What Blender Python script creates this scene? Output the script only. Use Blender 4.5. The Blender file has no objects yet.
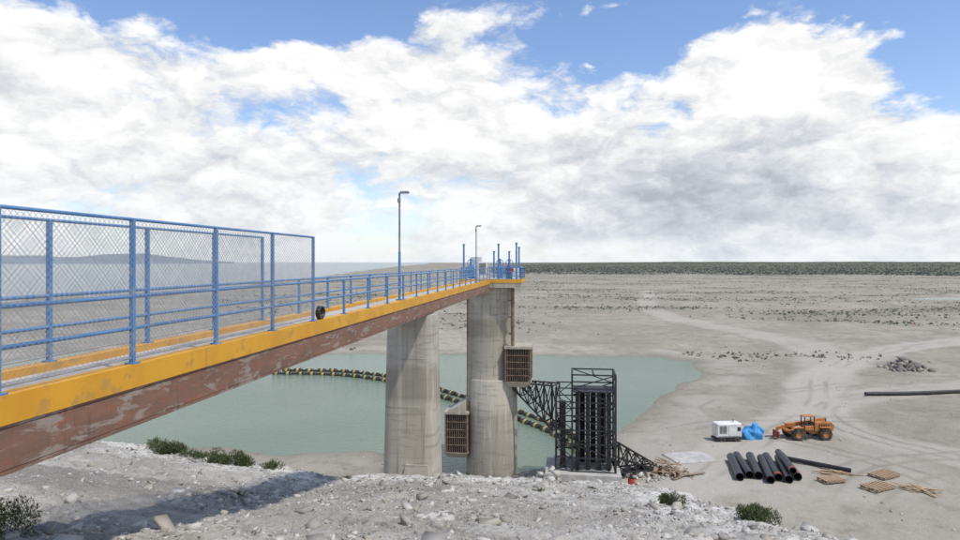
import bpy, math, random
import numpy as np
from mathutils import Vector, Matrix
random.seed(7); rng=np.random.default_rng(7)
scene=bpy.context.scene
scene.view_settings.view_transform='Standard'; scene.view_settings.look='None'
scene.view_settings.exposure=0; scene.view_settings.gamma=1

# ------------------------------------------------------------ noise
TAB=rng.random((256,256))
def vnoise(x,y):
    xi=np.floor(x).astype(int); yi=np.floor(y).astype(int)
    fx=x-xi; fy=y-yi
    fx=fx*fx*(3-2*fx); fy=fy*fy*(3-2*fy)
    a=TAB[xi&255,yi&255]; b=TAB[(xi+1)&255,yi&255]
    c=TAB[xi&255,(yi+1)&255]; d=TAB[(xi+1)&255,(yi+1)&255]
    return (a*(1-fx)+b*fx)*(1-fy)+(c*(1-fx)+d*fx)*fy
def fbm(x,y,o=4,g=0.5):
    s=0;a=1;t=0
    for i in range(o):
        s=s+a*vnoise(x+17.3*i,y-9.1*i); t+=a; a*=g
        x,y=(x*1.62+y*1.22),(y*1.62-x*1.22)
    return s/t-0.5
def sstep(a,b,x):
    t=np.clip((x-a)/(b-a),0,1); return t*t*(3-2*t)

# ------------------------------------------------------------ terrain
WZ=-19.5
def sd_poly(x,y,P):
    d=np.full(x.shape,1e18); ins=np.zeros(x.shape,bool)
    n=len(P)
    for i in range(n):
        ax,ay=P[i];bx,by=P[(i+1)%n]
        ex,ey=bx-ax,by-ay
        t=np.clip(((x-ax)*ex+(y-ay)*ey)/(ex*ex+ey*ey),0,1)
        d=np.minimum(d,(x-ax-ex*t)**2+(y-ay-ey*t)**2)
        c=((ay>y)!=(by>y))
        with np.errstate(divide='ignore',invalid='ignore'):
            xx=(bx-ax)*(y-ay)/(by-ay if by!=ay else 1e-9)+ax
        ins^=c&(x<xx)
    d=np.sqrt(d)
    return np.where(ins,-d,d)
BAY=[(-90,140),(-40,136),(0,134),(25,133),(37,131),(41,125),(38.5,112),(31,100),(26,92),(22,82),(17,75),(12,68),(7,62),(3,58.5),(-3,58.5),(-7,63.5),(-12,67),(-20,65.5),(-30,68),(-45,70),(-70,74),(-95,90)]
LAKE=[(-420,170),(-250,235),(-235,310),(-222,420),(-200,560),(-215,900),(-270,1500),(-380,3120),(-520,6240),(-1200,15000),(-30000,15000),(-30000,170)]
POOL=[(225,330),(262,326),(300,334),(310,350),(262,356),(232,346)]
def terrain(x,y,full=False):
    x=np.asarray(x,float); y=np.asarray(y,float)
    r=np.hypot(x,y)
    low=-18.95+fbm(x/23,y/23,4)*0.9*sstep(50,110,r)+fbm(x/3.1,y/3.1,3)*0.18+fbm(x/160,y/160,3)*1.0*sstep(150,400,r)
    rid=np.abs(fbm(x/34+3,y/17,4)); low=low+(np.exp(-(rid/0.05)**2)-.3)*0.55*sstep(95,160,r)*sstep(-.1,.1,fbm(x/80,y/80,2))
    low=low+fbm(x/0.7,y/0.7,2)*0.08
    low=low+sstep(900,3500,r)*sstep(0.02,0.3,x/np.maximum(r,1))*(17+fbm(x/500,y/500,4)*14)
    sb=sd_poly(x,y,BAY)+fbm(x/9,y/9,4)*5
    sb=np.minimum(sb, (sd_poly(x,y,LAKE)+fbm(x/60,y/60,4)*60*sstep(200,500,r))*0.6)
    sb=np.minimum(sb, sd_poly(x,y,POOL)+fbm(x/12,y/12,3)*8)
    shore=WZ+np.where(sb>0, 0.55*(1-np.exp(-sb/5)), sb*0.12)
    shore=np.maximum(shore,-23)
    k=sstep(4,14,sb)
    low=np.where(sb<0,shore,shore*(1-k)+np.maximum(low,WZ+0.15)*k)
    D=np.interp(y,[-30,0,3,10,20,30,40,60],[1.75,1.75,1.9,4.5,7.4,10.0,12.6,17.8])
    D=D+np.interp(x,[-60,-30,-17,-11,-7,0,6.5,8.5,30],[-5,-2.6,-1.5,-.55,.12,.1,.4,.6,2.2])*sstep(2,14,y)
    wob=fbm(x/5,y/5,4)*1.6
    e1=y-30+wob; e2=(x-8.3)+wob*0.8
    e=np.maximum(e1,0)*0.6+np.maximum(e2,0)*0.95
    bench=-(D+e)
    rough=fbm(x/2.6,y/2.6,3)*0.42+fbm(x/0.8,y/0.8,3)*0.18+fbm(x/0.22,y/0.22,3)*0.085+fbm(x/0.07,y/0.07,2)*0.028
    q=(fbm(x/3.2+.3*y,y/3.2-.1*x,3)+.5)*9
    ter=(np.floor(q)+sstep(0.0,0.28,q-np.floor(q))-q)*0.14
    rough+=ter
    bench=bench+rough*sstep(4,10,r)
    m=sstep(-0.6,0.6,bench-low)
    z=low*(1-m)+bench*m
    if full: return z,m,sb,e1,e2,q
    return z,m,sb
def gz(x,y):
    return float(terrain(np.array([x]),np.array([y]))[0][0])

rad=np.concatenate([np.geomspace(0.4,8,30)[:-1],np.geomspace(8,34,400)[:-1],np.geomspace(34,62,90)[:-1],np.geomspace(62,220,230)[:-1],np.geomspace(220,15000,240)])
ang=np.radians(np.linspace(-72,72,960))
R,A=np.meshgrid(rad,ang,indexing='ij')
X=(R*np.sin(A)).ravel(); Y=(R*np.cos(A)).ravel()
Z,BM,SB,E1,E2,Q=terrain(X,Y,True)
nr,na=len(rad),len(ang)
me=bpy.data.meshes.new('ground')
me.vertices.add(nr*na)
me.vertices.foreach_set('co',np.stack([X,Y,Z],1).ravel())
idx=np.arange(nr*na).reshape(nr,na)
F=np.stack([idx[:-1,:-1],idx[1:,:-1],idx[1:,1:],idx[:-1,1:]],-1).reshape(-1,4)[:,::-1]
nf=len(F)
me.loops.add(nf*4); me.loops.foreach_set('vertex_index',F.ravel())
me.polygons.add(nf); me.polygons.foreach_set('loop_start',np.arange(0,nf*4,4)); me.polygons.foreach_set('loop_total',np.full(nf,4))
me.update(calc_edges=True)
# zones
rr=np.hypot(X,Y)
scrub=sstep(950,1250,rr+fbm(X/200,Y/200,3)*500)*sstep(0.0,0.08,X/rr+fbm(X/300,Y/300,2)*0.1)
scrub=np.maximum(scrub,sstep(-0.04,0.18,fbm(X/60,Y/26,5,.62))*sstep(150,300,rr)*0.42)
wet_dark=np.exp(-np.clip(SB,0,99)/2.0)*(1-BM)
wet_dark=np.maximum(wet_dark,sstep(.03,.16,fbm(X/11,Y/7,5,.6))*.45*sstep(75,110,rr)*(1-BM))
def pdist(P):
    d=np.full(X.shape,1e9)
    for (ax,ay),(bx,by) in zip(P[:-1],P[1:]):
        ex,ey=bx-ax,by-ay
        t=np.clip(((X-ax)*ex+(Y-ay)*ey)/(ex*ex+ey*ey),0,1)
        d=np.minimum(d,np.hypot(X-ax-ex*t,Y-ay-ey*t))
    return d
def road(P,w):
    d=pdist(P); return 1-sstep(w*0.6,w*1.25,d+fbm(X/4,Y/4,3)*w*0.7)
def smooth(P,n=10):
    P=[Vector((*p,0)) for p in P];P=[2*P[0]-P[1]]+P+[2*P[-1]-P[-2]];o=[]
    for i in range(1,len(P)-2):
        for k in range(n):
            t_=k/n;a,b_,c_,d_=P[i-1:i+3]
            q=0.5*((2*b_)+(c_-a)*t_+(2*a-5*b_+4*c_-d_)*t_**2+(3*b_-a-3*c_+d_)*t_**3); o.append((q.x,q.y))
    o.append((P[-2].x,P[-2].y)); return o
PA=smooth([(14,50),(28,66),(44,84),(58,108),(85,135),(130,160),(230,190)],4)
PB=smooth([(62,50),(48,60),(42,76),(56,92),(110,108)],4)
PC=smooth([(56,104),(75,150),(66,240),(110,420)],4)
rd=np.maximum(road(PA,4.5)*.95,road(PB,3.5)*.75)
rd=np.maximum(rd,road(PC,5)*0.65)
rd=np.maximum(rd,(1-sstep(6,16,np.hypot((X-28)/1.3,Y-60)+fbm(X/6,Y/6,3)*8))*.6)
rd=np.maximum(rd,np.exp(-((SB-6)/3.5)**2)*.6*sstep(-.1,.1,fbm(X/8,Y/8,3)))
rut=np.zeros_like(X)
for P in (PA,PB,smooth([(26,50),(36,60),(60,66),(90,80)],4),smooth([(40,52),(37,62),(30,74),(33,88),(60,101)],4),smooth([(20,72),(34,78),(52,78),(80,92)],4),smooth([(30,48),(44,57),(70,62),(110,85)],4)):
    d_=pdist(P)+fbm(X/6,Y/6,2)*.8
    rut=np.maximum(rut,np.exp(-((d_-0.95)/0.28)**2)*sstep(-.2,.1,fbm(X/9,Y/9,2)))
rd=rd*(1-0.75*rut)*(1-BM)
wet_dark=wet_dark*(1-np.clip(rd,0,1)*.8)
edge=np.maximum(E1,E2)
pale=sstep(-6.5,-1.0,edge+fbm(X/2.5,Y/2.5,4)*6)*(sstep(-.08,.05,fbm(X/1.3,Y/1.3,4)+.05))
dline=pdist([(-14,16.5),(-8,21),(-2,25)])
dark=(1-sstep(1.2,3.0,dline+fbm(X/1.6,Y/1.6,4)*2.4))*.75  # darker band in the bench colour, crossing under the bridge
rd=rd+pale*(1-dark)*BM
wet_dark=np.clip(wet_dark+dark*BM+rut*.35*(1-BM),0,1)
col=np.stack([scrub,wet_dark,rd,BM],1).astype(np.float32)
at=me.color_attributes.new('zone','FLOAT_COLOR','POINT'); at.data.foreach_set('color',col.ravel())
ground=bpy.data.objects.new('ground',me); scene.collection.objects.link(ground)
me.polygons.foreach_set('use_smooth',np.full(nf,True))

# ------------------------------------------------------------ node helpers
class NT:
    def __init__(s,nt): s.nt=nt
    def n(s,t,**k):
        o=s.nt.nodes.new(t)
        for a,b in k.items(): setattr(o,a,b)
        return o
    def setin(s,i,v):
        if isinstance(v,bpy.types.NodeSocket): s.nt.links.new(v,i)
        else: i.default_value=v
    def m(s,op,a,b=None,c=None,clamp=False):
        o=s.n('ShaderNodeMath',operation=op); o.use_clamp=clamp
        s.setin(o.inputs[0],a)
        if b is not None: s.setin(o.inputs[1],b)
        if c is not None: s.setin(o.inputs[2],c)
        return o.outputs[0]
    def vm(s,op,a,b=None):
        o=s.n('ShaderNodeVectorMath',operation=op); s.setin(o.inputs[0],a)
        if b is not None: s.setin(o.inputs[1],b)
        return o.outputs[0]
    def noise(s,vec,scale,detail=4,rough=0.5,dist=0):
        o=s.n('ShaderNodeTexNoise'); s.nt.links.new(vec,o.inputs['Vector'])
        o.inputs['Scale'].default_value=scale;o.inputs['Detail'].default_value=detail;o.inputs['Roughness'].default_value=rough;o.inputs['Distortion'].default_value=dist
        return o.outputs[0]
    def ramp(s,v,a,b):
        o=s.n('ShaderNodeMapRange',interpolation_type='SMOOTHSTEP'); s.setin(o.inputs['Value'],v)
        s.setin(o.inputs['From Min'],a); s.setin(o.inputs['From Max'],b)
        return o.outputs['Result']
    def mix(s,f,a,b,bt='MIX'):
        o=s.n('ShaderNodeMix',data_type='RGBA',blend_type=bt)
        s.setin(o.inputs[0],f)
        for i,v in ((6,a),(7,b)):
            if isinstance(v,(tuple,list)): v=(*v[:3],1)
            s.setin(o.inputs[i],v)
        return o.outputs[2]
def newmat(name):
    m=bpy.data.materials.new(name); m.use_nodes=True
    t=NT(m.node_tree); b=m.node_tree.nodes['Principled BSDF']
    return m,t,b
def bump(t,b,h,strength=0.3,dist=0.02):
    o=t.n('ShaderNodeBump'); o.inputs['Strength'].default_value=strength;o.inputs['Distance'].default_value=dist
    t.nt.links.new(h,o.inputs['Height']); t.nt.links.new(o.outputs[0],b.inputs['Normal'])
def simple(name,c1,c2=None,scale=3,rough=0.6,metal=0,bs=0.2,bd=0.01,c3=None):
    m,t,b=newmat(name)
    co=t.n('ShaderNodeTexCoord').outputs['Object']
    c2=c2 or tuple(v*0.7 for v in c1)
    n1=t.noise(co,scale,4,0.6)
    c=t.mix(t.ramp(n1,0.35,0.65),c1,c2)
    if c3:
        n2=t.noise(co,scale*2.7,4,0.65); c=t.mix(t.ramp(n2,0.56,0.64),c,c3)
    t.nt.links.new(c,b.inputs['Base Color'])
    b.inputs['Roughness'].default_value=rough; b.inputs['Metallic'].default_value=metal
    if bs>0: bump(t,b,t.noise(co,scale*6,3,0.6),bs,bd)
    return m

# ground material
gm,t,b=newmat('ground_mat')
co=t.n('ShaderNodeTexCoord').outputs['Object']
za=t.n('ShaderNodeAttribute',attribute_name='zone')
sep=t.n('ShaderNodeSeparateColor'); t.nt.links.new(za.outputs['Color'],sep.inputs[0])
scr,wdk,rdn=sep.outputs[0],sep.outputs[1],sep.outputs[2]; bmk=za.outputs['Alpha']
nA=t.noise(co,0.035,5,0.62); nB=t.noise(co,0.45,5,0.65); nC=t.noise(co,3.5,5,0.7); nD=t.noise(co,14,3,0.7)
cl=t.mix(t.ramp(nA,0.38,0.62),(0.375,0.344,0.285),(0.295,0.268,0.218))
cl=t.mix(t.m('MULTIPLY',t.ramp(nB,0.45,0.66),.8),cl,(0.24,0.215,0.17))
cl=t.mix(t.m('MULTIPLY',t.ramp(nC,0.5,0.68),0.5),cl,(0.45,0.425,0.37))
cl=t.mix(t.m('MULTIPLY',t.ramp(nD,0.55,0.66),0.5),cl,(0.16,0.14,0.108))
cl=t.mix(t.m('MULTIPLY',rdn,0.8),cl,(0.46,0.43,0.37))
cl=t.mix(t.m('MULTIPLY',wdk,0.6),cl,(0.195,0.175,0.135))
grn=t.mix(t.ramp(t.noise(co,0.02,5,0.7),0.4,0.6),(0.10,0.115,0.075),(0.14,0.14,0.095))
cl=t.mix(t.m('MULTIPLY',scr,0.93),cl,grn)
bB=t.noise(co,1.1,6,0.68,.5); bC=t.noise(co,6,5,0.72); bD=t.noise(co,26,3,.7)
bc=t.mix(t.ramp(t.noise(co,0.22,6,0.62,0.4),0.42,0.58),(0.46,0.438,0.395),(0.36,0.34,0.30))
bc=t.mix(t.m('MULTIPLY',t.ramp(bB,0.5,0.62),0.6),bc,(0.27,0.25,0.21))
bc=t.mix(t.m('MULTIPLY',rdn,t.ramp(bB,.64,.44)),bc,(0.68,0.66,0.61))
bc=t.mix(t.m('MULTIPLY',wdk,0.7),bc,(0.19,0.18,0.162))
bc=t.mix(t.m('MULTIPLY',t.ramp(bC,0.53,0.66),0.5),bc,(0.16,0.14,0.11))
bc=t.mix(t.m('MULTIPLY',t.ramp(bD,0.56,0.64),0.55),bc,(0.54,0.52,0.47))
bc=t.mix(t.m('MULTIPLY',t.ramp(bD,0.44,0.36),0.4),bc,(0.15,0.13,0.105))
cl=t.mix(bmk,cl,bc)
t.nt.links.new(cl,b.inputs['Base Color']); b.inputs['Roughness'].default_value=0.95
b.inputs['Specular IOR Level'].default_value=0.1
hh=t.m('ADD',t.m('ADD',t.m('MULTIPLY',bC,1.0),t.m('MULTIPLY',bB,2.0)),t.m('MULTIPLY',bD,.4))
bump(t,b,hh,0.9,0.08)
me.materials.append(gm)

# water
wm,t,b=newmat('water_mat')
co=t.n('ShaderNodeTexCoord').outputs['Object']
wn=t.noise(t.vm('MULTIPLY',co,(1,2.2,1)),1.3,4,0.6)
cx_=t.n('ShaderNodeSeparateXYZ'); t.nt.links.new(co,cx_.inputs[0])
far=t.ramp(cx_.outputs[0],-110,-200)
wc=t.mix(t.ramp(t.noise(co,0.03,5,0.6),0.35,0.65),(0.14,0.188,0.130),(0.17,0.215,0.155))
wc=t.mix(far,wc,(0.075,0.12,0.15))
t.nt.links.new(wc,b.inputs['Base Color']); b.inputs['Roughness'].default_value=0.18; b.inputs['IOR'].default_value=1.33
b.inputs['Specular IOR Level'].default_value=0.4
bump(t,b,wn,0.7,0.14)
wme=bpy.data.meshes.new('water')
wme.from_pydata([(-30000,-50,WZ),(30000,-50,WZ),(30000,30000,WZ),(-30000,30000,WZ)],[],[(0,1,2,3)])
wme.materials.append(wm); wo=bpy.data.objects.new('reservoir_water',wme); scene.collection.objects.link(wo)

# ------------------------------------------------------------ mesh builder
class MB:
    def __init__(s): s.v=[];s.f=[];s.mi=[];s.sm=[];s.mats=[]
    def mid(s,m):
        if m not in s.mats: s.mats.append(m)
        return s.mats.index(m)
    def add(s,vs,fs,m,smooth=False):
        o=len(s.v); s.v+= [tuple(v) for v in vs]
        k=s.mid(m)
        for f in fs: s.f.append(tuple(i+o for i in f)); s.mi.append(k); s.sm.append(smooth)
    def box(s,c,d,m,rot=None,bev=0.0):
        x,y,z=[q/2 for q in d]
        if bev>0:
            e=min(bev,x*.9,y*.9,z*.9); vs=[]
            for zz,ins in ((-z,e),(-z+e,0),(z-e,0),(z,e)):
                X2,Y2=x-ins,y-ins; q=e
                for (px,py) in ((X2-q,-Y2),(X2,-Y2+q),(X2,Y2-q),(X2-q,Y2),(-X2+q,Y2),(-X2,Y2-q),(-X2,-Y2+q),(-X2+q,-Y2)):
                    vs.append(Vector((px,py,zz)))
            fs=[tuple(range(7,-1,-1)),tuple(range(24,32))]
            for l in range(3):
                for i in range(8):
                    j=(i+1)%8; fs.append((l*8+i,l*8+j,(l+1)*8+j,(l+1)*8+i))
        else:
            vs=[Vector((a*x,b_*y,c_*z)) for c_ in(-1,1) for a,b_ in((-1,-1),(1,-1),(1,1),(-1,1))]
            fs=[(3,2,1,0),(4,5,6,7),(0,1,5,4),(1,2,6,5),(2,3,7,6),(3,0,4,7)]
        if rot is not None: vs=[rot@p for p in vs]
        c=Vector(c); s.add([p+c for p in vs],fs,m)
    def bar(s,p,q,w,h,m):
        p=Vector(p);q=Vector(q);d=q-p;L=d.length
        R_=d.to_track_quat('Y','Z').to_matrix()
        s.box((p+q)/2,(w,L,h),m,R_)
    def tube(s,p,q,r,m,n=8,r2=None,caps=True):
        p=Vector(p);q=Vector(q);d=q-p
        R_=d.to_track_quat('Z','Y').to_matrix(); r2=r if r2 is None else r2
        vs=[]
        for base,rr_ in((p,r),(q,r2)):
            for i in range(n):
                a=2*math.pi*i/n; vs.append(base+R_@Vector((math.cos(a)*rr_,math.sin(a)*rr_,0)))
        fs=[(i,(i+1)%n,n+(i+1)%n,n+i) for i in range(n)]
        s.add(vs,fs,m,n>5)
        if caps and n>3: s.add(vs,[tuple(range(n-1,-1,-1)),tuple(range(n,2*n))],m)
    def lathe(s,o,axis,prof,m,n=24,closed=False):
        o=Vector(o);R_=Vector(axis).to_track_quat('Z','Y').to_matrix();vs=[]
        for (r,h) in prof:
            for i in range(n):
                a=2*math.pi*i/n; vs.append(o+R_@Vector((math.cos(a)*r,math.sin(a)*r,h)))
        k=len(prof);fs=[]
        for l in range(k if closed else k-1):
            l2=(l+1)%k
            for i in range(n):
                j=(i+1)%n; fs.append((l*n+i,l*n+j,l2*n+j,l2*n+i))
        s.add(vs,fs,m,False)
    def path(s,P,r,m,n=8):
        for a,b_ in zip(P[:-1],P[1:]): s.tube(a,b_,r,m,n)
    def prism(s,pts,off,m):
        pts=[Vector(p) for p in pts];off=Vector(off);n=len(pts)
        vs=pts+[p+off for p in pts]
        fs=[tuple(range(n-1,-1,-1)),tuple(range(n,2*n))]+[(i,(i+1)%n,n+(i+1)%n,n+i) for i in range(n)]
        s.add(vs,fs,m)
    def obj(s,name,loc=(0,0,0),rz=0,parent=None):
        m=bpy.data.meshes.new(name); m.from_pydata(s.v,[],s.f)
        for q in s.mats: m.materials.append(q)
        m.polygons.foreach_set('material_index',s.mi); m.polygons.foreach_set('use_smooth',s.sm); m.update()
        import bmesh
        bm_=bmesh.new(); bm_.from_mesh(m); bmesh.ops.recalc_face_normals(bm_,faces=bm_.faces); bm_.to_mesh(m); bm_.free()
        o=bpy.data.objects.new(name,m); scene.collection.objects.link(o)
        if parent: o.parent=parent
        else: o.location=loc; o.rotation_euler=(0,0,rz)
        return o
def empty(name,loc=(0,0,0),rz=0):
    e=bpy.data.objects.new(name,None); scene.collection.objects.link(e); e.location=loc; e.rotation_euler=(0,0,rz); return e

# ------------------------------------------------------------ materials
BLUE=simple('blue_paint',(0.07,0.19,0.40),(0.10,0.23,0.43),2.5,0.45,c3=(0.22,0.27,0.34))
GALV=simple('galvanised_wire',(0.42,0.43,0.45),(0.30,0.31,0.33),5,0.45,metal=0.3,bs=0)
YEL=simple('yellow_paint',(0.68,0.34,0.02),(0.60,0.285,0.015),0.9,0.55,c3=(0.50,0.26,0.05))
CONC=simple('deck_concrete',(0.48,0.465,0.43),(0.37,0.355,0.325),1.2,0.9)
BLACK=simple('black_paint',(0.016,0.017,0.02),(0.028,0.028,0.03),2,0.5)
PIPE=simple('black_hdpe',(0.018,0.018,0.02),(0.035,0.034,0.034),1,0.45)
WHITE=simple('white_enclosure',(0.72,0.72,0.70),(0.60,0.59,0.56),1.5,0.5)
BLUET=simple('blue_tarp',(0.05,0.30,0.62),(0.04,0.24,0.52),2,0.5,bs=0.5,bd=0.05)
ORG=simple('orange_machine_paint',(0.50,0.19,0.04),(0.36,0.14,0.035),2,0.6,c3=(0.22,0.13,0.08))
TYRE=simple('tyre_rubber',(0.03,0.028,0.026),(0.09,0.08,0.065),3,0.9)
WOOD=simple('lumber',(0.46,0.32,0.19),(0.36,0.25,0.15),3,0.8)
WOODR=simple('old_lumber',(0.24,0.16,0.10),(0.33,0.25,0.18),3,0.85)
REDP=simple('red_cap',(0.40,0.06,0.035),(0.30,0.05,0.03),3,0.6)
GLASS=simple('dark_glass',(0.03,0.035,0.04),None,3,0.1)
GREYM=simple('grey_metal',(0.25,0.26,0.28),(0.18,0.18,0.2),3,0.5,metal=0.2)
RUSTG=simple('rusty_grating',(0.15,0.09,0.06),(0.24,0.17,0.12),3,0.85)
BYEL=simple('buoy_yellow',(0.50,0.36,0.08),(0.36,0.27,0.09),1.3,0.6)
RUST,t,b=newmat('rusty_girder_paint')
co=t.n('ShaderNodeTexCoord').outputs['Object']
cs=t.vm('MULTIPLY',co,(1,0.35,1.6))
c=t.mix(t.ramp(t.noise(cs,1.6,6,0.65),0.35,0.65),(0.24,0.12,0.075),(0.16,0.09,0.062))
c=t.mix(t.m('MULTIPLY',t.ramp(t.noise(cs,3.2,7,0.75,0.6),0.52,0.60),0.8),c,(0.32,0.265,0.225))
c=t.mix(t.m('MULTIPLY',t.ramp(t.noise(cs,5.5,6,0.7),0.58,0.66),0.7),c,(0.34,0.09,0.045))
c=t.mix(t.m('MULTIPLY',t.ramp(t.noise(t.vm('MULTIPLY',co,(1,6,0.5)),2,4,0.6),0.55,0.7),0.5),c,(0.10,0.06,0.045))
t.nt.links.new(c,b.inputs['Base Color']); b.inputs['Roughness'].default_value=0.8
bump(t,b,t.noise(cs,6,5,0.7),0.35,0.02)
PIER,t,b=newmat('stained_pier_concrete')
co=t.n('ShaderNodeTexCoord').outputs['Object']
sx=t.n('ShaderNodeSeparateXYZ'); t.nt.links.new(co,sx.inputs[0]); zz=sx.outputs[2]
n0=t.noise(co,0.5,5,0.6)
zw=t.m('ADD',zz,t.m('MULTIPLY',t.m('SUBTRACT',n0,0.5),1.2))
c=t.mix(t.ramp(n0,0.35,0.65),(0.43,0.40,0.34),(0.37,0.34,0.28))
c=t.mix(t.ramp(zw,-5.0,-5.5),c,(0.30,0.272,0.215))
c=t.mix(t.ramp(zw,-6.6,-7.2),c,(0.41,0.372,0.295))
c=t.mix(t.ramp(zw,-9.4,-9.9),c,(0.46,0.42,0.345))
c=t.mix(t.ramp(zw,-12.8,-14.2),c,(0.33,0.30,0.24))
st=t.noise(t.vm('MULTIPLY',co,(3,3,0.14)),1.1,5,0.65,.3)
c=t.mix(t.m('MULTIPLY',t.ramp(st,0.52,0.68),0.6),c,(0.18,0.16,0.125))
c=t.mix(t.m('MULTIPLY',t.ramp(st,0.46,0.34),0.5),c,(0.55,0.52,0.45))
hb=t.noise(t.vm('MULTIPLY',co,(0.4,0.4,2.4)),1.2,5,0.65)
c=t.mix(t.m('MULTIPLY',t.ramp(hb,0.52,0.64),0.5),c,(0.23,0.205,0.16))
ln=t.m('LESS_THAN',t.m('FRACT',t.m('DIVIDE',zz,2.4)),0.014)
c=t.mix(t.m('MULTIPLY',ln,t.m('MULTIPLY',t.ramp(hb,.4,.6),.45)),c,(0.12,0.11,0.09))
t.nt.links.new(c,b.inputs['Base Color']); b.inputs['Roughness'].default_value=0.9
bump(t,b,t.noise(co,5,5,0.7),0.4,0.03)

# ------------------------------------------------------------ bridge
BL=(-6.71,0,0); BR=-math.atan(0.133)
ZD=-1.6
bridge=empty('footbridge',BL,BR)
S0,S1=-3,57.6
g=MB()
for xr in (0,-1.42):
    g.box((xr-0.13,(S0+S1)/2,ZD-0.18),(0.26,S1-S0,0.36),YEL)
g.obj('kerb_beams',parent=bridge)
g=MB()
g.box((-0.84,(S0+S1)/2,ZD-0.22),(1.15,S1-S0,0.2),CONC)
g.obj('deck_slab',parent=bridge)
g=MB()
for xr in(-0.02,-1.48):
    L=S1-S0; ym=(S0+S1)/2
    g.box((xr-0.1,ym,ZD-0.66),(0.10,L,0.52),RUST)
    g.box((xr-0.1,ym,ZD-0.38),(0.20,L,0.04),RUST)
    g.box((xr-0.1,ym,ZD-0.945),(0.2,L,0.05),RUST)
for i in range(13):
    y=0+i*4.6
    g.box((-0.84,y,ZD-0.66),(1.34,0.1,0.35),RUST)
g.box((-0.052,(S0+S1)/2,ZD-0.66),(0.05,S1-S0,0.50),RUST)
g.obj('steel_girders',parent=bridge)
g=MB()
sp=2.43; s_first=7.72-sp*3
posts=[s_first+i*sp for i in range(24)]
posts=[p for p in posts if p<57.4]
FE=s_first+sp*7
for xr in(-0.1,-1.55):
    for p in posts:
        tall=p<=FE+0.01
        g.box((xr,p,ZD+(2.28 if tall else 1.08)/2),(0.065,0.065,2.28 if tall else 1.08),BLUE)
        g.box((xr,p,ZD+0.012),(0.16,0.16,0.024),BLUE)
    for h in(1.06,0.56):
        g.tube((xr+0.0,posts[0],ZD+h),(xr,57.4,ZD+h),0.03,BLUE,8)
    g.tube((xr,posts[0],ZD+2.27),(xr,FE,ZD+2.27),0.026,BLUE,8)
    g.tube((xr,posts[0],ZD+0.09),(xr,FE,ZD+0.09),0.014,GALV,6)
g.obj('handrails',parent=bridge)
g=MB()
H=2.16; z0=ZD+0.08
for xr in(-0.07,-1.58):
    y0=posts[0]; L=FE-y0; stp=0.095
    k=-H
    while k<L:
        for sgn in(1,-1):
            a0=max(0,k); a1=min(L,k+H)
            if a1-a0<0.02: continue
            h0=a0-k;h1=a1-k
            if sgn<0: h0,h1=H-h0,H-h1
            P=[]
            for f in (0,.33,.66,1):
                yy=a0+(a1-a0)*f; hh_=h0+(h1-h0)*f
                bul=0.018*math.sin(yy*1.9)*math.sin(hh_*1.45)
                P.append((xr+0.002*sgn+bul,y0+yy,z0+hh_))
            for a_,b_ in zip(P[:-1],P[1:]): g.tube(a_,b_,0.0034,GALV,3,caps=False)
        k+=stp*random.uniform(.97,1.03)
g.obj('chain_link_mesh',parent=bridge)

def lamp(s,h):
    g=MB()
    g.box((0,0,0.02),(0.26,0.26,0.04),GREYM)
    g.tube((0,0,0),(0,0,h*0.45),0.055,BLUE,10)
    g.tube((0,0,h*0.45),(0,0,h),0.042,GREYM,10)
    g.tube((0,0,h-0.05),(0.12,0,h+0.03),0.025,GREYM,8)
    g.box((0.22,0,h+0.02),(0.38,0.2,0.09),GREYM,bev=0.03)
    g.box((0.22,0,h-0.035),(0.28,0.15,0.03),WHITE)
    g.box((-0.02,0,h-0.32),(0.12,0.12,0.2),GREYM,bev=0.02)
    loc=Matrix.Translation(BL)@Matrix.Rotation(BR,4,'Z')@Vector((-0.22,s,ZD))
    return g.obj('street_lamp',loc,BR)
lamp(27.0,4.5); lamp(50.3,4.4)

g=MB()
for k in range(4):
    pr=[]
    for i in range(17):
        a=2*math.pi*i/16; pr.append((-0.17+0.03*k,18.0+(0.17+.015*k)*math.cos(a),ZD+0.19+0.16*math.sin(a)))
    g.path(pr,0.028,PIPE,6)
g.obj('cable_coil',BL,BR)

# pier
def ring(cx,cy,w,l,z,n=32,p=3.0):
    o=[]
    for i in range(n):
        a=2*math.pi*i/n; c_,s_=math.cos(a),math.sin(a)
        k=(abs(c_)**p+abs(s_)**p)**(-1/p)
        o.append((cx+w/2*c_*k,cy+l/2*s_*k,z))
    return o
def loft(g,rings,m):
    n=len(rings[0]);vs=[p for r in rings for p in r];fs=[]
    for k in range(len(rings)-1):
        for i in range(n):
            j=(i+1)%n; fs.append((k*n+i,k*n+j,(k+1)*n+j,(k+1)*n+i))
    g.add(vs,fs,m,True)
    g.add(rings[0],[tuple(range(n-1,-1,-1))],m); g.add(rings[-1],[tuple(range(n))],m)
g=MB()
cx,cy=-0.98,32.6
loft(g,[ring(cx,cy,2.85,2.4,-16,40,5),ring(cx,cy,2.74,2.3,-11,40,5),ring(cx,cy,2.58,2.1,-7,40,5),ring(cx,cy,2.40,1.95,-3.1,40,5),ring(cx,cy,2.40,1.95,-2.62,40,5)],PIER)
g.prism([(cx-0.55,cy-1.32,-12.5),(cx+1.3,cy-1.32,-12.5),(cx+1.0,cy-1.23,-9.9),(cx-0.1,cy-1.23,-9.9)],(0,0.3,0),PIER)
g.obj('bridge_pier',BL,BR)

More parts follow.
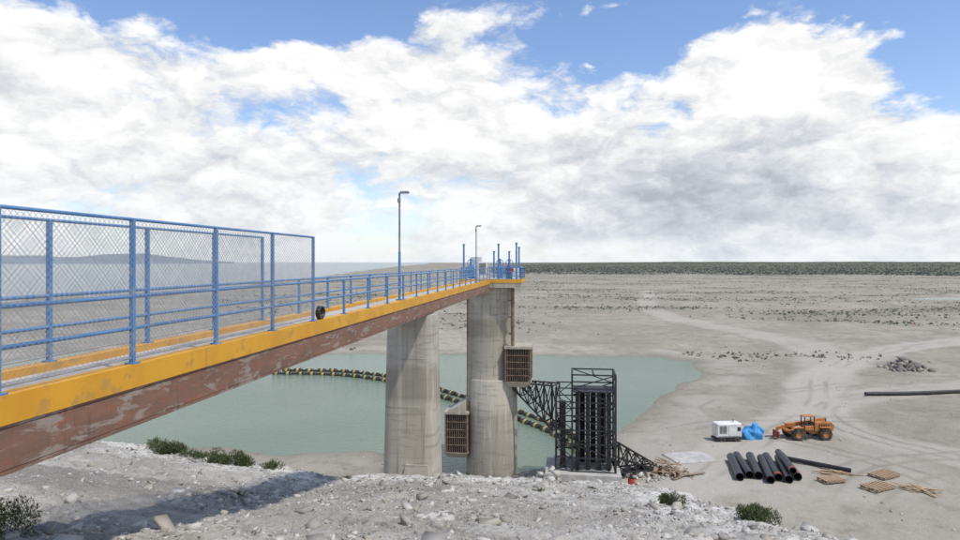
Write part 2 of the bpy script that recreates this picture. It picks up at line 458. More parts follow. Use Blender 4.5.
# intake tower
tw=empty('intake_tower',BL,BR)
g=MB()
tx,ty=-0.45,60.4
loft(g,[ring(tx+.3,ty,4.75,4.75,-22,48,2.05),ring(tx+.3,ty,4.75,4.75,-10.9,48,2.05),ring(tx+.3,ty,4.6,4.6,-10.7,48,2.05)],PIER)
loft(g,[ring(tx,ty,4.1,4.1,-10.75,48,2.1),ring(tx,ty,4.1,4.1,-4.0,48,2.1),ring(tx+0.15,ty,4.5,4.5,-3.2,48,2.4),ring(tx+.15,ty,4.5,4.5,-2.3,48,2.4)],PIER)
g.obj('tower_shaft',parent=tw)
g=MB()
g.box((0.05,60.5,-1.95),(5.5,5.6,0.7),PIER)
g.box((0.05,60.5,-1.72),(5.56,5.66,0.3),YEL)
g.box((0.05,60.5,-1.56),(5.1,5.2,0.04),CONC)
g.obj('operating_platform',parent=tw)
g=MB()
x0,x1,y0,y1=-2.62,2.72,57.8,63.2
for (ax,ay,bx,by) in((x0,y0,x0,y1),(x1,y0,x1,y1),(x0,y1,x1,y1),(-0.05,y0,x1,y0),(x0,y0,-1.7,y0)):
    L=math.hypot(bx-ax,by-ay);n=max(1,round(L/1.3))
    for i in range(n+1):
        x=ax+(bx-ax)*i/n;y=ay+(by-ay)*i/n
        g.box((x,y,ZD+0.55),(0.07,0.07,1.1),BLUE)
    for h in(1.08,0.72,0.36): g.tube((ax,ay,ZD+h),(bx,by,ZD+h),0.03,BLUE,6)
for (x,y,hgt) in((-2.5,58.5,3.2),(-0.1,61.8,2.6),(0.7,58.3,3.2),(2.3,58.5,3.3),(2.3,61.8,3.0),(1.3,62.5,2.6)):
    g.box((x,y,ZD+hgt/2),(0.15,0.15,hgt),BLUE)
    g.box((x,y,ZD+hgt),(0.24,0.24,0.08),BLUE)
for (x,y) in((-2.1,60.2),(1.6,59.2),(0.6,60.6)):
    g.box((x,y,ZD+0.6),(0.6,0.5,1.2),BLUE,bev=0.05)
    g.tube((x,y,ZD+1.2),(x,y,ZD+1.9),0.11,BLUE,10)
    g.lathe((x,y+0.0,ZD+1.5),(0,1,0.0),[(0.33,-0.03),(0.36,0),(0.33,0.03),(0.3,0)],BLUE,18,True)
g.box((-0.9,59.6,ZD+0.85),(0.85,0.6,1.5),WHITE,bev=0.03)
g.box((-1.7,61.0,ZD+1.1),(1.0,0.8,2.0),WHITE,bev=0.03)
g.box((-0.9,59.285,ZD+1.0),(0.6,0.02,1.0),GREYM)
g.box((2.0,60.6,ZD+0.5),(0.7,0.7,1.0),WHITE,bev=0.03)
g.box((1.9,58.1,ZD+0.9),(0.35,0.12,0.35),REDP,bev=0.02)
g.tube((1.9,58.1,ZD),(1.9,58.1,ZD+0.8),0.04,GREYM)
g.obj('platform_hoists',parent=tw)
def rack(g,cx,cy,zc,w,dp,h):
    z0,z1=zc-h/2,zc+h/2
    g.box((cx,cy,z1+0.1),(w+.25,dp+.25,0.22),PIER)
    g.prism([(cx-w/2-.1,cy-dp/2-.1,z0),(cx+w/2+.1,cy-dp/2-.1,z0),(cx+(w/2-.2),cy-dp/2+.3,z0-0.5),(cx-(w/2-.2),cy-dp/2+.3,z0-0.5)],(0,dp,0),PIER)
    g.box((cx,cy+0.1,zc),(w-.3,dp-.3,h),BLACK)
    for a in(-1,1):
        for b_ in(-1,1): g.box((cx+a*w/2,cy+b_*dp/2,zc),(0.14,0.14,h),RUSTG)
    n=int(w/0.2)
    for i in range(1,n):
        g.box((cx-w/2+w*i/n,cy-dp/2,zc),(0.045,0.07,h),RUSTG)
    n=int(dp/0.2)
    for i in range(1,n):
        for a in(-1,1): g.box((cx+a*w/2,cy-dp/2+dp*i/n,zc),(0.07,0.045,h),RUSTG)
    for k in range(1,5):
        zz_=z0+h*k/5; g.box((cx,cy-dp/2-.01,zz_),(w,0.08,0.06),RUSTG)
        for a in(-1,1): g.box((cx+a*(w/2+.01),cy,zz_),(0.08,dp,0.06),RUSTG)
g=MB(); rack(g,2.45,59.6,-9.3,2.2,2.6,3.0); rack(g,-3.15,59.6,-15.6,2.0,2.6,3.5)
g.prism([(-4.2,58.2,-13.75),(-2.3,58.2,-13.75),(-2.3,58.2,-12.6)],(0,2.6,0),PIER)
g.tube((1.95,58.6,-2.2),(1.95,58.6,-7.7),0.16,RUSTG,10)
g.tube((-2.2,58.8,-2.2),(-2.2,58.8,-13.8),0.07,RUSTG,8)
for z in(-3.5,-5,-6.5): g.box((1.8,58.8,z),(0.5,0.5,0.12),RUSTG)
g.obj('trash_racks',parent=tw)

# ------------------------------------------------------------ pump intake frame
pf=empty('pump_station_frame',(9.3,56.2,0),math.radians(-8))
gz0=-19.1
g=MB()
g.box((-0.3,0,gz0+0.05),(6.4,4.6,2.2),CONC,bev=0.04)
g.box((-0.3,0.9,gz0+1.2),(5.2,2.6,0.35),CONC,bev=0.04)
g.obj('concrete_plinth',parent=pf)
g=MB()
zb=gz0+1.15; zt=-9.65
def truss(x0,x1,y0,y1,zb,zt,lev,w=0.16):
    cs=[(x0,y0),(x1,y0),(x1,y1),(x0,y1)]
    for c_ in cs: g.box((c_[0],c_[1],(zb+zt)/2),(w,w,zt-zb),BLACK)
    for k in range(lev+1):
        z=zb+(zt-zb)*k/lev
        for i in range(4):
            a,b2=cs[i],cs[(i+1)%4]
            g.bar((*a,z),(*b2,z),w*0.7,w*0.7,BLACK)
            if k<lev:
                z2=zb+(zt-zb)*(k+1)/lev
                if (k+i)%2: a,b2=b2,a
                g.bar((*a,z),(*b2,z2),w*0.5,w*0.5,BLACK)
truss(-1.2,2.45,-1.6,1.6,zb,zt,7)
truss(-2.6,-1.2,-1.4,1.4,zb,zt-1.2,6,0.13)
for x in(-0.75,0.15,1.1,1.95):
    g.box((x,-0.5,(zb+zt-1.6)/2),(0.34,0.9,zt-1.6-zb),BLACK)
g.box((-2.0,-0.2,(zb+zt-2.6)/2),(0.5,0.9,zt-2.6-zb),BLACK)
for x in(-0.3,0.65,1.55): g.tube((x,0.7,zb),(x,0.7,zt-1.8),0.24,BLACK,12)
for x in (-1.2,0.6,2.45): g.bar((x,-1.6,zt),(x,1.6,zt),0.12,0.2,BLACK)
g.box((0.62,0,zt-1.5),(3.5,2.9,0.08),BLACK)
def lattice(p,q,hp,hq,wid,n,m=BLACK,w=0.12):
    p=Vector(p);q=Vector(q);d=(q-p);sd=Vector((-d.y,d.x,0)).normalized()*wid/2
    for s_ in(-1,1):
        a=p+sd*s_;b2=q+sd*s_;prev=None
        g.bar(a,b2,w,w,m); g.bar(a-Vector((0,0,hp)),b2-Vector((0,0,hq)),w,w,m)
        for i in range(n+1):
            f=i/n; u=a.lerp(b2,f); l=(a-Vector((0,0,hp))).lerp(b2-Vector((0,0,hq)),f)
            g.bar(u,l+Vector((0,0.001,0)),w*.8,w*.8,m)
            if prev: g.bar(prev[0],l,w*.7,w*.7,m); g.bar(prev[1],u,w*.6,w*.6,m)
            prev=(u,l)
    for i in range(n+1):
        f=i/n
        g.bar((p-sd).lerp(q-sd,f),(p+sd).lerp(q+sd,f),w*.7,w*.7,m)
        lp=Vector((0,0,hp+(hq-hp)*f)); g.bar((p-sd).lerp(q-sd,f)-lp,(p+sd).lerp(q+sd,f)-lp,w*.7,w*.7,m)
lattice((-6.3,2.0,-11.0),(-2.6,0.4,-10.9),0.5,3.9,1.5,5)
lattice((2.5,0.8,-15.8),(5.6,2.4,-17.9),2.6,0.6,1.6,4)
g.bar((2.5,0.8,-16.2),(5.6,2.4,-18.1),1.5,0.06,BLACK)
g.bar((2.5,0.8,-17.2),(5.4,2.4,-18.5),1.5,0.06,BLACK)
g.obj('steel_frame',parent=pf)

# ------------------------------------------------------------ buoy pipeline
def catmull(P,n=14):
    P=[Vector(p) for p in P];P=[2*P[0]-P[1]]+P+[2*P[-1]-P[-2]];o=[]
    for i in range(1,len(P)-2):
        for k in range(n):
            t_=k/n;a,b_,c_,d_=P[i-1:i+3]
            o.append(0.5*((2*b_)+(c_-a)*t_+(2*a-5*b_+4*c_-d_)*t_**2+(3*b_-a-3*c_+d_)*t_**3))
    o.append(P[-2]);return o
def buoyline(P,offy):
    g=MB();pts=catmull([(x+offy*0.25,y+offy,WZ+0.10) for x,y in P])
    g.path(pts,0.2,PIPE,8)
    acc=0;nxt=0.6
    for a,b_ in zip(pts[:-1],pts[1:]):
        L=(b_-a).length
        while nxt<acc+L:
            c_=a.lerp(b_,(nxt-acc)/L);d_=(b_-a).normalized()
            d_=(d_+Vector((random.uniform(-.08,.08),random.uniform(-.08,.08),random.uniform(-.03,.03)))).normalized()
            c_=c_+Vector((0,0,random.uniform(-.06,.05)))
            r=0.42*random.uniform(.92,1.06); l=0.72
            g.lathe(c_,d_,[(0.17,-l),(r*.85,-l),(r,-l*.85),(r,-l*.3)],PIPE,12)
            g.lathe(c_,d_,[(r+.01,-l*.3),(r+.01,l*.3)],BYEL,12)
            g.lathe(c_,d_,[(r,l*.3),(r,l*.85),(r*.85,l),(0.17,l)],PIPE,12)
            nxt+=2.15*random.uniform(.93,1.07)
        acc+=L
    return g.obj('floating_buoy_line')
LP=[(-36,111.5),(-25,110),(-15.4,104.5),(-9.5,98),(-5.6,92),(-0.5,85.5),(4.2,79.5),(8.4,72),(10.5,63)]
buoyline(LP,0); buoyline(LP,3.2)

# ------------------------------------------------------------ construction yard
def on(x,y): return (x,y,gz(x,y))
x,y=26.3,68.2
g=MB()
g.box((0,0,0.16),(2.9,1.4,0.2),BLACK)
g.box((0,0,1.05),(2.75,1.25,1.5),WHITE,bev=0.08)
for i in range(6): g.box((-1.05+0.14*i,-0.635,1.15),(0.07,0.03,0.8),BLACK)
g.box((0.35,-0.632,1.0),(0.95,0.02,1.1),GREYM); g.box((0.35,-0.645,1.0),(0.9,0.02,1.05),WHITE)
g.box((1.05,-0.64,1.2),(0.35,0.03,0.4),GLASS)
g.box((0,-0.64,0.42),(2.5,0.03,0.1),GREYM)
g.tube((0.8,0.2,1.8),(0.8,0.2,2.1),0.06,GREYM)
for a in(-0.8,0.8):
    g.lathe((a,-0.72,0.1),(0,1,0),[(0.1,0),(0.3,0),(0.32,.1),(0.3,.2),(0.1,.2)],TYRE,18)
g.obj('diesel_generator',(x,y,gz(x,y)+0.15),math.radians(6))
x,y=29.3,69
g=MB();vs=[];fs=[];nu,nv=36,16
for j in range(nv+1):
    for i in range(nu):
        a=2*math.pi*i/nu; f=j/nv
        rr_=math.cos(f*math.pi/2)**0.55
        k=1+0.14*math.sin(a*5+j*.5)+0.09*math.sin(a*9-j*.3)
        vs.append((1.25*rr_*k*math.cos(a),0.9*rr_*k*math.sin(a),1.25*math.sin(f*math.pi/2)**0.8*(1+0.22*math.cos(a)+.10*math.sin(a*4))))
for j in range(nv):
    for i in range(nu): fs.append((j*nu+i,j*nu+(i+1)%nu,(j+1)*nu+(i+1)%nu,(j+1)*nu+i))
g.add(vs,fs,BLUET,False)
g.obj('blue_tarp_pile',on(x,y),0.2)

# telehandler (faces -x)
x,y=35.0,69.0
g=MB()
def wheel(cx,cy,r,w):
    g.lathe((cx,cy-w/2,r),(0,1,0),[(r*.5,0),(r*.88,0.0),(r,w*.2),(r,w*.8),(r*.88,w),(r*.5,w),(r*.5,0)],TYRE,24)
    for i in range(20):
        a=2*math.pi*i/20
        g.box((cx+math.cos(a)*r,cy,r+math.sin(a)*r),(0.1,w*.9,0.06),TYRE,Matrix.Rotation(-a+math.pi/2,3,'Y'))
    g.lathe((cx,cy-w*.3,r),(0,1,0),[(0.01,0),(r*.35,0),(r*.5,-.03),(r*.5,w*.6),(r*.35,w*.6),(0.01,w*.6)],ORG,16)
for sx_ in(-1.25,1.75):
    for sy_ in(-0.95,0.95): wheel(sx_,sy_,0.66,0.42)
g.box((0.2,0,0.85),(4.2,1.1,0.5),ORG,bev=0.06)
g.prism([(0.7,-0.75,0.95),(2.75,-0.75,0.95),(2.85,-0.75,1.55),(2.5,-0.75,1.85),(0.7,-0.75,1.9)],(0,1.5,0),ORG)
for i in range(5): g.box((1.2+0.25*i,-0.765,1.5),(0.12,0.03,0.4),BLACK)
g.box((0,0,0.75),(0.3,2.3,0.25),BLACK)
for a in(-0.45,0.6):
    for b_ in(-0.8,-0.1): g.box((a,b_,1.8),(0.08,0.08,1.5),BLACK)
g.box((0.08,-0.45,2.56),(1.25,0.85,0.07),ORG,bev=0.02)
g.box((0.1,-0.45,1.3),(1.1,0.7,0.5),ORG,bev=0.04)
g.box((0.3,-0.45,1.75),(0.12,0.5,0.5),BLACK); g.box((0.1,-0.45,1.6),(0.5,0.5,0.12),BLACK)
g.tube((-0.25,-0.45,1.5),(-0.12,-0.45,1.9),0.02,BLACK)
g.bar((2.5,0.35,1.95),(-1.9,0.35,1.35),0.36,0.38,ORG)
g.bar((-1.6,0.35,1.39),(-2.9,0.35,1.05),0.26,0.28,ORG)
g.bar((0.9,0.35,0.95),(-0.6,0.35,1.45),0.12,0.12,GREYM)
g.bar((-2.8,0.35,1.1),(-3.05,0.35,0.45),0.25,0.22,ORG)
g.box((-3.1,0.1,0.55),(0.1,1.3,0.65),REDP)
for a in(-0.35,0.55): g.box((-3.6,a,0.2),(1.0,0.13,0.06),BLACK); g.box((-3.13,a,0.5),(0.07,0.13,0.7),BLACK)
g.box((-1.9,0,1.0),(0.9,0.9,0.2),ORG,bev=.03)
for b_ in(-0.95,0.95): g.box((1.75,b_,1.42),(1.2,0.5,0.06),ORG); g.box((-1.25,b_,1.42),(1.1,0.5,0.06),ORG)
g.tube((2.1,-0.4,1.85),(2.1,-0.4,2.3),0.05,BLACK)
g.obj('telehandler',(x,y,gz(x,y)-0.02),math.radians(3))

def hollow(g,p,q,r,m,cap=None):
    p=Vector(p);q=Vector(q);L=(q-p).length
    g.lathe(p,(q-p),[(r*.86,0),(r,0),(r,L),(r*.86,L),(r*.86,0.0)],m,18)
    if cap: g.lathe(p,(q-p),[(r*1.04,0.1),(r*1.04,0.45)],cap,18)
g=MB()
for i,(dx,dy) in enumerate(((0,0),(.15,.5),(-.1,.2))):
    xa=22.5+i*0.9; z=gz(xa,57)+0.42
    hollow(g,(xa+dx,55.4+dy,z-.05),(xa+1.4-dx,61.0+dy,z),0.37,PIPE)
g.obj('stacked_pipes')
g=MB()
for i,(dx,dy) in enumerate(((0,0),(.1,.6),(-.05,.2),(.2,.9))):
    xa=24.9+i*0.85; z=gz(xa,57)+0.4
    hollow(g,(xa-.1+dx,54.6+dy,z-.05),(xa+1.7-dx,60.6+dy,z),0.36,PIPE,REDP if i in(1,3) else None)
hollow(g,(26.9,55.0,gz(27,57)+1.02),(28.2,60.5,gz(27,57)+1.02),0.3,PIPE,REDP)
g.obj('stacked_pipes')
g=MB(); hollow(g,(28.6,61.6,gz(28,61)+.25),(33.2,57.3,gz(33,57.5)+.25),0.2,PIPE); g.obj('long_pipe')
g=MB(); pts=catmull([(54.8,91,gz(55,91)+.3),(62,91.8,gz(62,91.8)+.3),(72,93.3,gz(72,93)+.3),(90,95,gz(90,95)+.3)],6); g.path(pts,0.28,PIPE,10); g.obj('long_pipe')
def pallet(x,y,w,l,rz):
    g=MB()
    for i in range(7): g.box((-w/2+w*i/6,0,0.2),(0.2,l*random.uniform(.95,1.04),0.05),WOOD,Matrix.Rotation(random.uniform(-.04,.04),3,'Z'))
    for j in(-1,0,1): g.box((0,j*l*.45,0.09),(w,0.14,0.16),WOODR)
    for i in range(4): g.box((-w/2+w*i/3,0,-0.02),(0.14,l,0.04),WOOD)
    g.obj('wooden_pallet',(x,y,gz(x,y)+0.12),rz)
pallet(35.6,56.4,2.3,1.5,0.5); pallet(33.2,53.4,2.3,1.5,0.45); pallet(30.3,55.2,1.8,1.2,0.2)
def planks(name,x,y,n,L,spread,m,zs=0.5,base=0.0):
    g=MB()
    for i in range(n):
        a=base+random.uniform(-spread,spread); cx_=random.gauss(0,.6*L/3);cy_=random.gauss(0,.5)
        l=L*random.uniform(.5,1); d=Vector((math.cos(a),math.sin(a),random.uniform(-.12,.12)))*l/2
        c_=Vector((cx_,cy_,random.uniform(0.05,zs)))
        g.bar(c_-d,c_+d,random.choice((.12,.2,.28)),0.05,m)
    return g.obj(name,on(x,y))
planks('plank_pile',36.2,52.6,9,3.0,0.5,WOOD,0.3,2.2)
planks('plank_pile',32.0,57.4,6,3.0,0.25,WOOD,0.25,-0.3)
planks('lumber_pile',16.3,58.0,34,3.0,1.5,WOODR,0.9)
planks('lumber_pile',17.6,56.6,12,2.6,1.0,WOODR,0.5,0.8)
g=MB(); g.box((0,0,0.0),(4.2,3.2,0.25),CONC,bev=.05); g.obj('concrete_pad',(20.3,62,gz(20.3,62)),0.2)
g=MB(); g.tube((0,0,0.0),(0,0,0.6),0.3,REDP,14); g.tube((0,0,.6),(0,0,.62),.28,BLACK,14)
for z in(.2,.4): g.lathe((0,0,z),(0,0,1),[(.3,-.02),(.32,0),(.3,.02)],REDP,14)
g.obj('steel_drum',(12.9,54.5,gz(12.9,54.5)),0)
CONE=simple('cone_orange',(0.65,0.14,0.03),(0.5,0.11,0.03),3,0.6)
for (x,y) in((126,187),(129,190),(133,186)):
    g=MB(); g.box((0,0,0.03),(0.6,0.6,0.06),CONE)
    g.lathe((0,0,0.06),(0,0,1),[(.24,0),(.18,.3)],CONE,14); g.lathe((0,0,0.36),(0,0,1),[(.18,0),(.14,.18)],WHITE,14); g.lathe((0,0,0.54),(0,0,1),[(.14,0),(.05,.45),(0.001,.46)],CONE,14)
    g.obj('traffic_cone',on(x,y))

# ------------------------------------------------------------ rocks
CV=np.array([(a,b_,c_) for c_ in(-1,1) for a,b_ in((-1,-1),(1,-1),(1,1),(-1,1))],float)*.75
CQ=[(3,2,1,0),(4,5,6,7),(0,1,5,4),(1,2,6,5),(2,3,7,6),(3,0,4,7)]
CF=[]
for q in CQ: CF+= [(q[0],q[1],q[2]),(q[0],q[2],q[3])]
CF=np.array(CF)
def tri_mesh(name,V,F,mats,mi=None):
    m=bpy.data.meshes.new(name); m.vertices.add(len(V)); m.vertices.foreach_set('co',V.ravel())
    m.loops.add(F.size); m.loops.foreach_set('vertex_index',F.ravel())
    m.polygons.add(len(F)); m.polygons.foreach_set('loop_start',np.arange(0,F.size,3)); m.polygons.foreach_set('loop_total',np.full(len(F),3))
    for q in mats: m.materials.append(q)
    if mi is not None: m.polygons.foreach_set('material_index',mi)
    m.update(calc_edges=True)
    o=bpy.data.objects.new(name,m); scene.collection.objects.link(o); return o
def rocks(name,x,y,s,mats,probs,flat=0.55,zadd=None,lift=0.12):
    n=len(x); z=terrain(x,y)[0]
    if zadd is not None: z=z+zadd
    V=CV[None]*(1+rng.uniform(-.5,.35,(n,8,3)))
    V=V*rng.uniform(.6,1.4,(n,1,3))*np.array([1,1,flat])
    tl=rng.normal(0,.28,(n,2)); V[...,2]+=V[...,0]*tl[:,:1]+V[...,1]*tl[:,1:]
    a=rng.uniform(0,6.28,n);c_,s_=np.cos(a)[:,None],np.sin(a)[:,None]
    vx=V[...,0]*c_-V[...,1]*s_;vy=V[...,0]*s_+V[...,1]*c_
    V=np.stack([vx,vy,V[...,2]],-1)*s[:,None,None]
    V+=np.stack([x,y,z+s*lift],-1)[:,None]
    Fc=(CF[None]+8*np.arange(n)[:,None,None]).reshape(-1,3)
    mi=np.repeat(rng.choice(len(mats),n,p=probs),12)
    return tri_mesh(name,V.reshape(-1,3),Fc,mats,mi)
RK=[simple('rock_pale',(0.54,0.52,0.475),(0.44,0.42,0.375),2,0.95),simple('rock_grey',(0.35,0.33,0.295),(0.28,0.26,0.225),2,0.95),simple('rock_tan',(0.39,0.355,0.295),(0.31,0.28,0.225),2,0.95),simple('rock_dark',(0.17,0.158,0.14),(0.2,0.185,0.16),2,0.95)]
n=46000
ry=8+rng.random(n)**0.8*30; rx=(rng.random(n)*1.7-0.85)*ry
k=(rx<14)&(fbm(rx/2,ry/2,4)+rng.random(n)*0.3>0.10); rx,ry=rx[k],ry[k]
rs=np.clip(0.018+0.026*rng.pareto(2.7,len(rx)),0.018,0.2)
rocks('riprap_stones',rx,ry,rs,RK,[.52,.22,.21,.05])
n=4500
ry=45+rng.random(n)**1.6*200; rx=(rng.random(n)*1.9-0.9)*ry
sb=terrain(rx,ry)[2]; k=(sb>1.0)&(fbm(rx/14,ry/14,3)+rng.random(len(rx))*.3>0.16); rx,ry=rx[k],ry[k]
rs=np.clip(0.06+0.04*rng.pareto(2.8,len(rx)),.05,.32)
rocks('plain_stones',rx,ry,rs,RK,[.36,.24,.35,.05])
def mound(cx,cy,w,l,h,n,s,pr,name='rubble_mound'):
    x=cx+rng.normal(0,w/3,n);y=cy+rng.normal(0,l/3,n)
    q=np.exp(-(((x-cx)/(w/2))**2+((y-cy)/(l/2))**2)*1.2)
    rocks(name,x,y,np.full(n,s)*rng.uniform(.4,1.4,n),RK,pr,zadd=q*h*rng.random(n),flat=.8)
mound(75,113,4.5,3,1.5,160,.42,[.0,.15,.1,.75])
mound(14.5,57.5,3,3,0.4,140,.2,[.5,.2,.25,.05])
mound(6.2,55.2,2.5,4,1.4,260,.28,[.6,.15,.2,.05])

# ------------------------------------------------------------ vegetation
LEAF=[]
for i,c_ in enumerate([(0.085,0.12,0.04),(0.055,0.085,0.03),(0.135,0.155,0.065)]):
    LEAF.append(simple('shrub_leaf_%d'%i,c_,tuple(v*.7 for v in c_),4,0.8,bs=0))
DRY=simple('far_scrub',(0.105,0.125,0.075),(0.14,0.15,0.10),0.05,0.95,bs=0)
FAR=simple('distant_tree_foliage',(0.105,0.122,0.108),(0.088,0.105,0.095),0.01,0.95,bs=0)  # foliage greyed in its colour for distance haze
def shrub(name,cx,cy,w,h,n,leaf=0.07):
    nl=9; lc=np.stack([rng.normal(0,w*.26,nl),rng.normal(0,w*.16,nl),rng.uniform(.1,.45,nl)*h],-1); lr=rng.uniform(.3,.6,nl)
    k=rng.integers(0,nl,n)
    d=rng.normal(0,1,(n,3)); d/=np.linalg.norm(d,axis=1)[:,None]; d*=rng.random((n,1))**.4
    P=lc[k]+d*np.stack([lr[k]*w*.42,lr[k]*w*.34,lr[k]*h*.9],-1); P[:,2]=np.abs(P[:,2])
    P[:,0]+=cx;P[:,1]+=cy
    P[:,2]+=terrain(P[:,0],P[:,1])[0]
    u=d*0.6+np.array([0,0,.9])+rng.normal(0,.35,(n,3)); u/=np.linalg.norm(u,axis=1)[:,None]
    sd_=np.cross(u,rng.normal(0,1,(n,3))); sd_/=np.linalg.norm(sd_,axis=1)[:,None]
    L=leaf*rng.uniform(.8,2.2,(n,1)); Wd=leaf*.28
    V=np.stack([P-sd_*Wd,P+sd_*Wd,P+u*L],1).reshape(-1,3)
    return tri_mesh(name,V,np.arange(n*3).reshape(-1,3),LEAF,rng.choice(3,n,p=[.35,.25,.4]))
shrub('shrub',-14.6,29.3,2.6,0.75,4800,.07); shrub('shrub',-12.7,28.8,1.4,0.4,1300,.06)
shrub('shrub',-11.0,28.2,1.9,0.9,3800,.07); shrub('shrub',-9.2,28.4,0.7,.45,700,.06)
shrub('shrub',6.4,21.6,0.75,.55,2000,.045); shrub('shrub',7.8,18.4,1.5,.6,4200,.045)
shrub('shrub',-8.6,11.0,1.1,0.9,5200,.035); shrub('shrub',-8.3,9.6,1.0,.9,3600,.035)
for (a_,b_,c_) in((-5.9,28.7,.4),(-3,17,.3),(2.2,24,.35),(-7.5,20,.3),(4.6,26.5,.4)): shrub('grass_tuft',a_,b_,c_,c_*.45,260,.035)
def scatter(name,n,fn,smin,smax,nt,mat):
    x,y=fn(n); z,_,sb=terrain(x,y); k=sb>4; x,y,z=x[k],y[k],z[k]; n=len(x)
    s=rng.uniform(smin,smax,n)*rng.uniform(.6,1,n)
    d=rng.normal(0,1,(n,nt,3)); d/=np.linalg.norm(d,axis=2)[...,None]; d[...,2]=np.abs(d[...,2])
    P=np.stack([x,y,z],-1)[:,None]+d*s[:,None,None]*np.array([.75,.75,.55])*rng.uniform(.4,1,(n,nt,1))
    T=rng.normal(0,1,(n,nt,3,3))*s[:,None,None,None]*0.3
    V=(P[:,:,None]+T).reshape(-1,3)
    return tri_mesh(name,V,np.arange(n*nt*3).reshape(-1,3),[mat])
def f1(n):
    r=110*(10)**rng.random(n); a=np.radians(rng.uniform(-22,50,n)); x,y=r*np.sin(a),r*np.cos(a)
    k=fbm(x/60,y/26,5,.62)+rng.random(n)**2*.26-.16*(r<230)>0.15; return x[k],y[k]
scatter('scrub_bushes',52000,f1,.2,1.0,10,DRY)
def f2(n):
    r=1000*(3.6)**rng.random(n); a=np.radians(rng.uniform(1,50,n)); x,y=r*np.sin(a),r*np.cos(a)
    k=fbm(x/200,y/200,3)*500+r+rng.random(n)*100>1080; return x[k],y[k]
scatter('distant_trees',18000,f2,1.4,3.6,8,FAR)

HZ=simple('hazy_hill',(0.22,0.26,0.29),(0.19,0.225,0.25),0.001,1.0,bs=0)  # distance haze put into the hill's base colour
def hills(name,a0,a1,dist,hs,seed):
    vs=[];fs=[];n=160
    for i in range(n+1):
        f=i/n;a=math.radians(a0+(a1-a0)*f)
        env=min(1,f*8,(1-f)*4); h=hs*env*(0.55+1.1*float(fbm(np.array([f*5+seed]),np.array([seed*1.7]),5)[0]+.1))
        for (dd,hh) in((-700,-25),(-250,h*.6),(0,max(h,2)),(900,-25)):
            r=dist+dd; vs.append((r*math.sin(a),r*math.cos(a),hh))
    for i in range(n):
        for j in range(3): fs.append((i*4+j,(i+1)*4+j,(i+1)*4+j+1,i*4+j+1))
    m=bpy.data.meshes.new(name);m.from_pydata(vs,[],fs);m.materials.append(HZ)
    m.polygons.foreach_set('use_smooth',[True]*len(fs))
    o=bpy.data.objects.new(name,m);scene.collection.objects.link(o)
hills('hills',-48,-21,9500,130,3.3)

# ------------------------------------------------------------ sun + world
SE,SA=math.radians(62),math.radians(128)
sd=Vector((math.cos(SE)*math.sin(SA),math.cos(SE)*math.cos(SA),math.sin(SE)))
L=bpy.data.lights.new('sun','SUN'); L.energy=3.3; L.angle=math.radians(2.2); L.color=(1,0.955,0.885)
lo=bpy.data.objects.new('sun',L); lo.rotation_euler=sd.to_track_quat('Z','Y').to_euler(); scene.collection.objects.link(lo)
w=bpy.data.worlds.new('World'); scene.world=w; w.use_nodes=True
try:
    w.cycles.sampling_method='MANUAL'; w.cycles.sample_map_resolution=512
except Exception as e: print(e)
t=NT(w.node_tree); w.node_tree.nodes.clear()
sky=t.n('ShaderNodeTexSky',sky_type='NISHITA'); sky.sun_disc=False; sky.sun_elevation=SE; sky.sun_rotation=SA
sky.dust_density=0.5; sky.ozone_density=1.0
skc=t.vm('MULTIPLY',sky.outputs[0],(1.0,1.06,1.2))
bg1=t.n('ShaderNodeBackground'); t.nt.links.new(skc,bg1.inputs[0]); bg1.inputs[1].default_value=0.15
d=t.vm('NORMALIZE',t.n('ShaderNodeTexCoord').outputs['Generated'])
sx=t.n('ShaderNodeSeparateXYZ'); t.nt.links.new(d,sx.inputs[0])
az=t.m('ARCTAN2',sx.outputs[0],sx.outputs[1]); el=t.m('ARCSINE',sx.outputs[2])
dn=t.vm('MULTIPLY',d,(1,1,2.0))
nw=t.n('ShaderNodeTexNoise'); t.nt.links.new(dn,nw.inputs['Vector']); nw.inputs['Scale'].default_value=7; nw.inputs['Detail'].default_value=5;nw.inputs['Roughness'].default_value=.6
swp=t.n('ShaderNodeSeparateColor'); t.nt.links.new(nw.outputs['Color'],swp.inputs[0])
azw=t.m('ADD',az,t.m('MULTIPLY',t.m('SUBTRACT',swp.outputs[0],.5),.20))
elw=t.m('ADD',el,t.m('MULTIPLY',t.m('SUBTRACT',swp.outputs[1],.5),.12))
def blob(px,py,rx,ry,amp,x=None,y=None):
    a0=math.atan((px-480)/640); e0=math.atan((262-py)/640*math.cos(a0)); ca=math.cos(a0)
    ra=rx/640*ca*ca; re=ry/640*ca
    u=t.m('DIVIDE',t.m('SUBTRACT',x or azw,a0),ra); v_=t.m('DIVIDE',t.m('SUBTRACT',y or elw,e0),re)
    q=t.m('ADD',t.m('MULTIPLY',u,u),t.m('MULTIPLY',v_,v_))
    return t.m('MULTIPLY',t.m('EXPONENT',t.m('MULTIPLY',q,-1)),amp)
def total(lst):
    s=lst[0]
    for q in lst[1:]: s=t.m('ADD',s,q)
    return s
def vor(vec,scale):
    o=t.n('ShaderNodeTexVoronoi',feature='F1'); t.nt.links.new(vec,o.inputs['Vector'])
    o.inputs['Scale'].default_value=scale; o.inputs['Detail'].default_value=3; o.inputs['Roughness'].default_value=.55; o.inputs['Lacunarity'].default_value=2.3
    return o.outputs['Distance']
wv=t.vm('ADD',dn,t.vm('MULTIPLY',t.vm('SUBTRACT',nw.outputs['Color'],(.5,.5,.5)),(.16,.16,.16)))
n1=t.noise(dn,3.2,9,0.58,0.3)
va=vor(wv,9); vb=vor(t.vm('ADD',wv,(0.012,-0.008,0.035)),9)
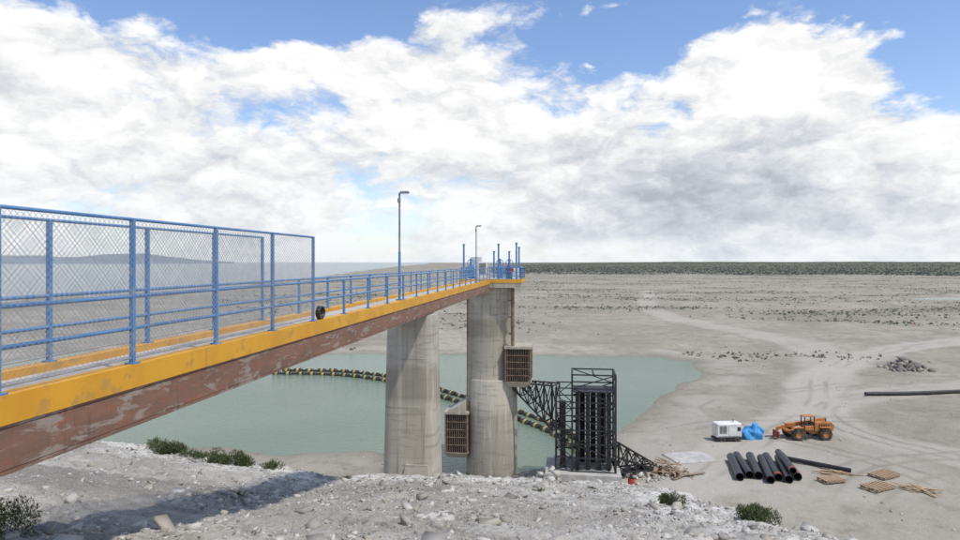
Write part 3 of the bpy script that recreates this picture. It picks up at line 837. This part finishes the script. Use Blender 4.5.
bias=total([blob(180,5,200,24,-.52),blob(330,-8,120,28,-.46),blob(640,25,105,30,-.66),blob(690,-5,60,34,-.4),
  blob(955,28,82,56,-1.05),blob(885,-15,70,40,-.85),blob(540,95,60,36,-.24),blob(270,110,90,30,-.10),blob(40,150,80,30,-.08),
  blob(600,2,36,10,.50),blob(470,14,60,14,.28),blob(780,62,75,52,.50),blob(800,150,220,66,.35),
  blob(250,120,420,80,.19),blob(560,170,500,60,.16),blob(60,45,80,24,.18),blob(380,60,120,22,.12),blob(750,225,260,30,.3)])
high=t.m('MULTIPLY',t.ramp(el,.5,.9),-.22)  # thins unseen cloud overhead to lower ambient light and deepen shadows
dens=t.m('ADD',t.m('ADD',t.m('MULTIPLY',t.m('SUBTRACT',n1,.5),1.25),t.m('MULTIPLY',t.m('SUBTRACT',.42,va),.30)),t.m('ADD',t.m('ADD',bias,high),0.27))
mask=t.ramp(dens,-0.06,0.22)
n1b=t.noise(t.vm('ADD',dn,(0.035,-0.02,0.09)),6,7,0.6); n1a=t.noise(dn,6,7,0.6)
rel=t.m('ADD',t.m('MULTIPLY',t.m('SUBTRACT',n1a,n1b),.52),t.m('MULTIPLY',t.m('SUBTRACT',vb,va),.30))
grey=total([blob(680,185,125,42,.28),blob(600,220,90,24,.11),blob(770,185,100,34,.15),blob(760,232,150,22,.13),blob(900,215,160,26,.10),blob(330,185,170,20,.05),blob(130,125,150,26,.05),blob(520,140,110,30,.06),blob(790,55,80,42,-.10)])
br=t.m('ADD',t.m('SUBTRACT',0.96,grey),rel)
br=t.m('SUBTRACT',br,t.m('MULTIPLY',t.ramp(t.noise(dn,2.6,7,.6),.5,.7),.09))
br=t.m('MINIMUM',t.m('MAXIMUM',br,0.48),1.03)
cc=t.mix(t.ramp(br,.95,.6),(1,1,1),(.91,.96,1.05))
cm=t.n('ShaderNodeVectorMath',operation='SCALE'); t.nt.links.new(cc,cm.inputs[0]); t.nt.links.new(br,cm.inputs['Scale'])
hz=t.m('EXPONENT',t.m('MULTIPLY',t.m('MAXIMUM',el,0),-17))
col_=t.mix(t.m('MULTIPLY',hz,.55),cm.outputs[0],(.78,.85,.92))
bg2=t.n('ShaderNodeBackground'); t.nt.links.new(col_,bg2.inputs[0]); bg2.inputs[1].default_value=1.0
mx=t.n('ShaderNodeMixShader')
mk=t.m('MAXIMUM',mask,hz); t.nt.links.new(mk,mx.inputs[0])
t.nt.links.new(bg1.outputs[0],mx.inputs[1]); t.nt.links.new(bg2.outputs[0],mx.inputs[2])
out=t.n('ShaderNodeOutputWorld'); t.nt.links.new(mx.outputs[0],out.inputs[0])

# ------------------------------------------------------------ camera
cam=bpy.data.cameras.new('camera'); cam.lens=24; cam.sensor_width=36; cam.shift_y=-8/960
cam.clip_start=0.05; cam.clip_end=60000
co_=bpy.data.objects.new('camera',cam); co_.location=(0,0,0); co_.rotation_euler=(math.radians(90),0,0)
scene.collection.objects.link(co_); scene.camera=co_
